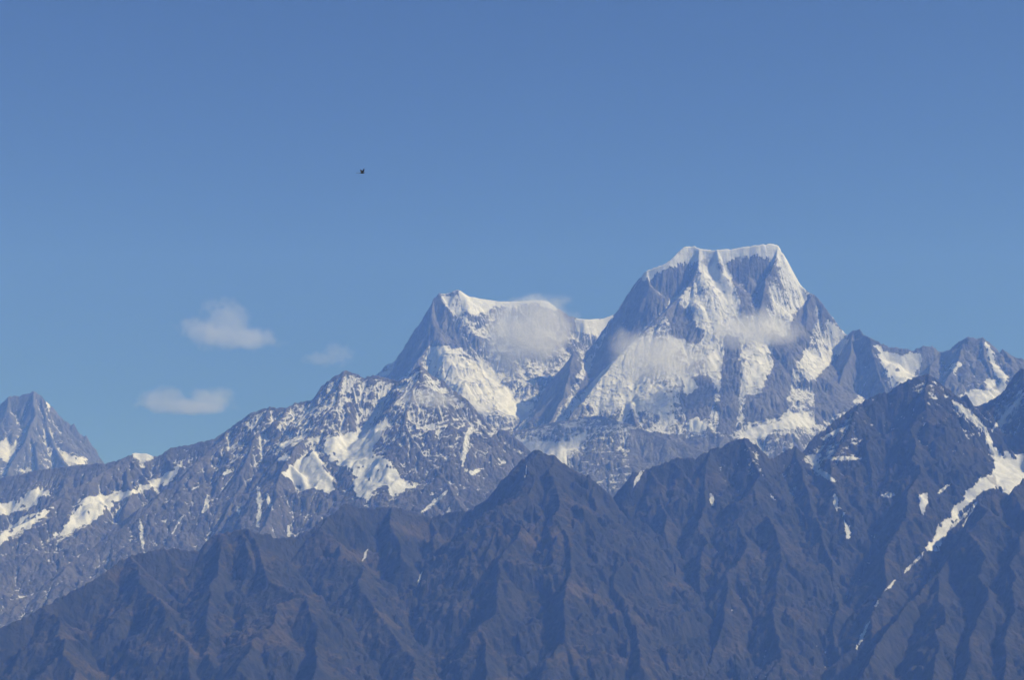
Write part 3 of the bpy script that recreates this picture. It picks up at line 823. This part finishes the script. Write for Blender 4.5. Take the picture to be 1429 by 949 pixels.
make_cloud('puffy white cloud with a rounded top, highest of the clouds over the left ridge', [(312, 450, 40, 38), (298, 464, 58, 26), (344, 474, 54, 18)], 28500, 1.1, 1, 2.6)
make_cloud('low flat double-humped cloud between the far left peak and the ridge', [(226, 557, 40, 20), (294, 559, 42, 20), (260, 567, 72, 13)], 28500, 1.3, 2, 2.6)
make_cloud('faintest small cloud, just left of the sharp snow summit', [(473, 494, 27, 19), (450, 502, 32, 12)], 28500, 0.35, 3, 2.4)
make_cloud('large grey cloud lying across the face of the sharp left snow summit', [(735, 470, 72, 52), (768, 455, 52, 46), (710, 494, 46, 40), (738, 430, 36, 22)], 17600, 2.1, 4, 1.8, group='clouds against the snow faces')
make_cloud('wide thin cloud wisp across the lower left face of the highest peak', [(915, 500, 74, 40), (885, 488, 54, 34), (950, 512, 48, 32)], 16200, 1.5, 5, 1.9, group='clouds against the snow faces')
make_cloud('small pale cloud wisp below the flat summit of the highest peak', [(1058, 460, 66, 30), (1028, 470, 42, 22)], 16600, 1.6, 6, 2.0, group='clouds against the snow faces')
make_cloud('thin blue-grey wisp resting on the speckled ridge top', [(598, 556, 44, 15)], 14400, 0.9, 7, 2.2, group='clouds against the snow faces')


# ------------------------------------------------------------------ the bird
def make_bird():
    import bmesh
    bm = bmesh.new()
    # body: rings along +X (flying to the right), units of metres
    rings = [(-0.30, 0.006, 0.004), (-0.16, 0.035, 0.03), (-0.04, 0.062, 0.06), (0.08, 0.066, 0.066), (0.17, 0.045, 0.048), (0.215, 0.040, 0.042), (0.255, 0.028, 0.03), (0.30, 0.006, 0.008)]
    prev = None
    n = 12
    first = last = None
    for x, ry, rz in rings:
        vs = [bm.verts.new((x, ry * math.cos(2 * math.pi * k / n), rz * math.sin(2 * math.pi * k / n) + (0.03 if x > 0.18 else 0.0))) for k in range(n)]
        if prev:
            for k in range(n):
                bm.faces.new((prev[k], prev[(k + 1) % n], vs[(k + 1) % n], vs[k]))
        else:
            first = vs
        prev = vs
    bm.faces.new(list(reversed(first))); bm.faces.new(prev)

    def slab(outline, t):
        top = [bm.verts.new((p[0], p[1], p[2] + t)) for p in outline]
        bot = [bm.verts.new((p[0], p[1], p[2] - t)) for p in outline]
        bm.faces.new(top); bm.faces.new(list(reversed(bot)))
        m = len(outline)
        for k in range(m):
            bm.faces.new((top[k], bot[k], bot[(k + 1) % m], top[(k + 1) % m]))
    slab([(-0.18, 0.03, 0.0), (-0.52, 0.10, -0.01), (-0.55, 0.0, -0.01), (-0.52, -0.10, -0.01), (-0.18, -0.03, 0.0)], 0.008)   # tail fan
    for s in (1, -1):      # wings raised at the top of the beat
        slab([(0.12, s * 0.04, 0.03), (0.15, s * 0.20, 0.15), (0.12, s * 0.38, 0.28), (0.05, s * 0.52, 0.36), (0.01, s * 0.50, 0.33), (-0.02, s * 0.34, 0.22), (-0.04, s * 0.18, 0.11), (-0.05, s * 0.04, 0.03)], 0.007)
    me = bpy.data.meshes.new('bird'); bm.to_mesh(me); bm.free()
    m = bpy.data.materials.new('black_feathers'); m.use_nodes = True
    nt = m.node_tree; bs = nt.nodes['Principled BSDF']
    tc = nt.nodes.new('ShaderNodeTexCoord').outputs['Object']
    rr = ramp(nt, [(0.3, (0.012, 0.012, 0.014)), (0.7, (0.035, 0.033, 0.032))])
    nt.links.new(noise_node(nt, tc, 18, 4), rr.inputs[0]); nt.links.new(rr.outputs[0], bs.inputs['Base Color'])
    bs.inputs['Roughness'].default_value = 0.6
    me.materials.append(m)
    ob = bpy.data.objects.new('bird', me)
    ob.location = at(505, 241, 150); ob.rotation_euler = (R(8), R(-5), R(24))
    col.objects.link(ob)
    tag(ob, 'small black bird flying alone in the open blue sky', 'bird', None, 'thing')


make_bird()

# ------------------------------------------------------------------ haze
import bmesh
bm = bmesh.new()
bmesh.ops.create_cube(bm, size=1.0)
me = bpy.data.meshes.new('haze'); bm.to_mesh(me); bm.free()
hz = bpy.data.objects.new('haze', me)
HX, HY0, HY1, HZ0, HZ1 = 24500.0, -9500.0, 25500.0, -1640.0, 5200.0
hz.scale = (2 * HX, HY1 - HY0, HZ1 - HZ0)
hz.location = (0, (HY0 + HY1) / 2, (HZ0 + HZ1) / 2)
col.objects.link(hz)
m = bpy.data.materials.new('haze_air'); m.use_nodes = True
nt = m.node_tree
nt.nodes.remove(nt.nodes['Principled BSDF'])
v = nt.nodes.new('ShaderNodeVolumePrincipled')
v.inputs['Color'].default_value = (*HAZE_COLOR, 1)
v.inputs['Absorption Color'].default_value = (1, 1, 1, 1)
v.inputs['Density'].default_value = HAZE_DENSITY
v.inputs['Anisotropy'].default_value = 0.0
nt.links.new(v.outputs[0], [n for n in nt.nodes if n.type == 'OUTPUT_MATERIAL'][0].inputs['Volume'])
m.cycles.homogeneous_volume = True
me.materials.append(m)
hz['kind'] = 'stuff'; hz['label'] = 'pale blue air haze filling the valley and veiling the mountains'; hz['category'] = 'haze'
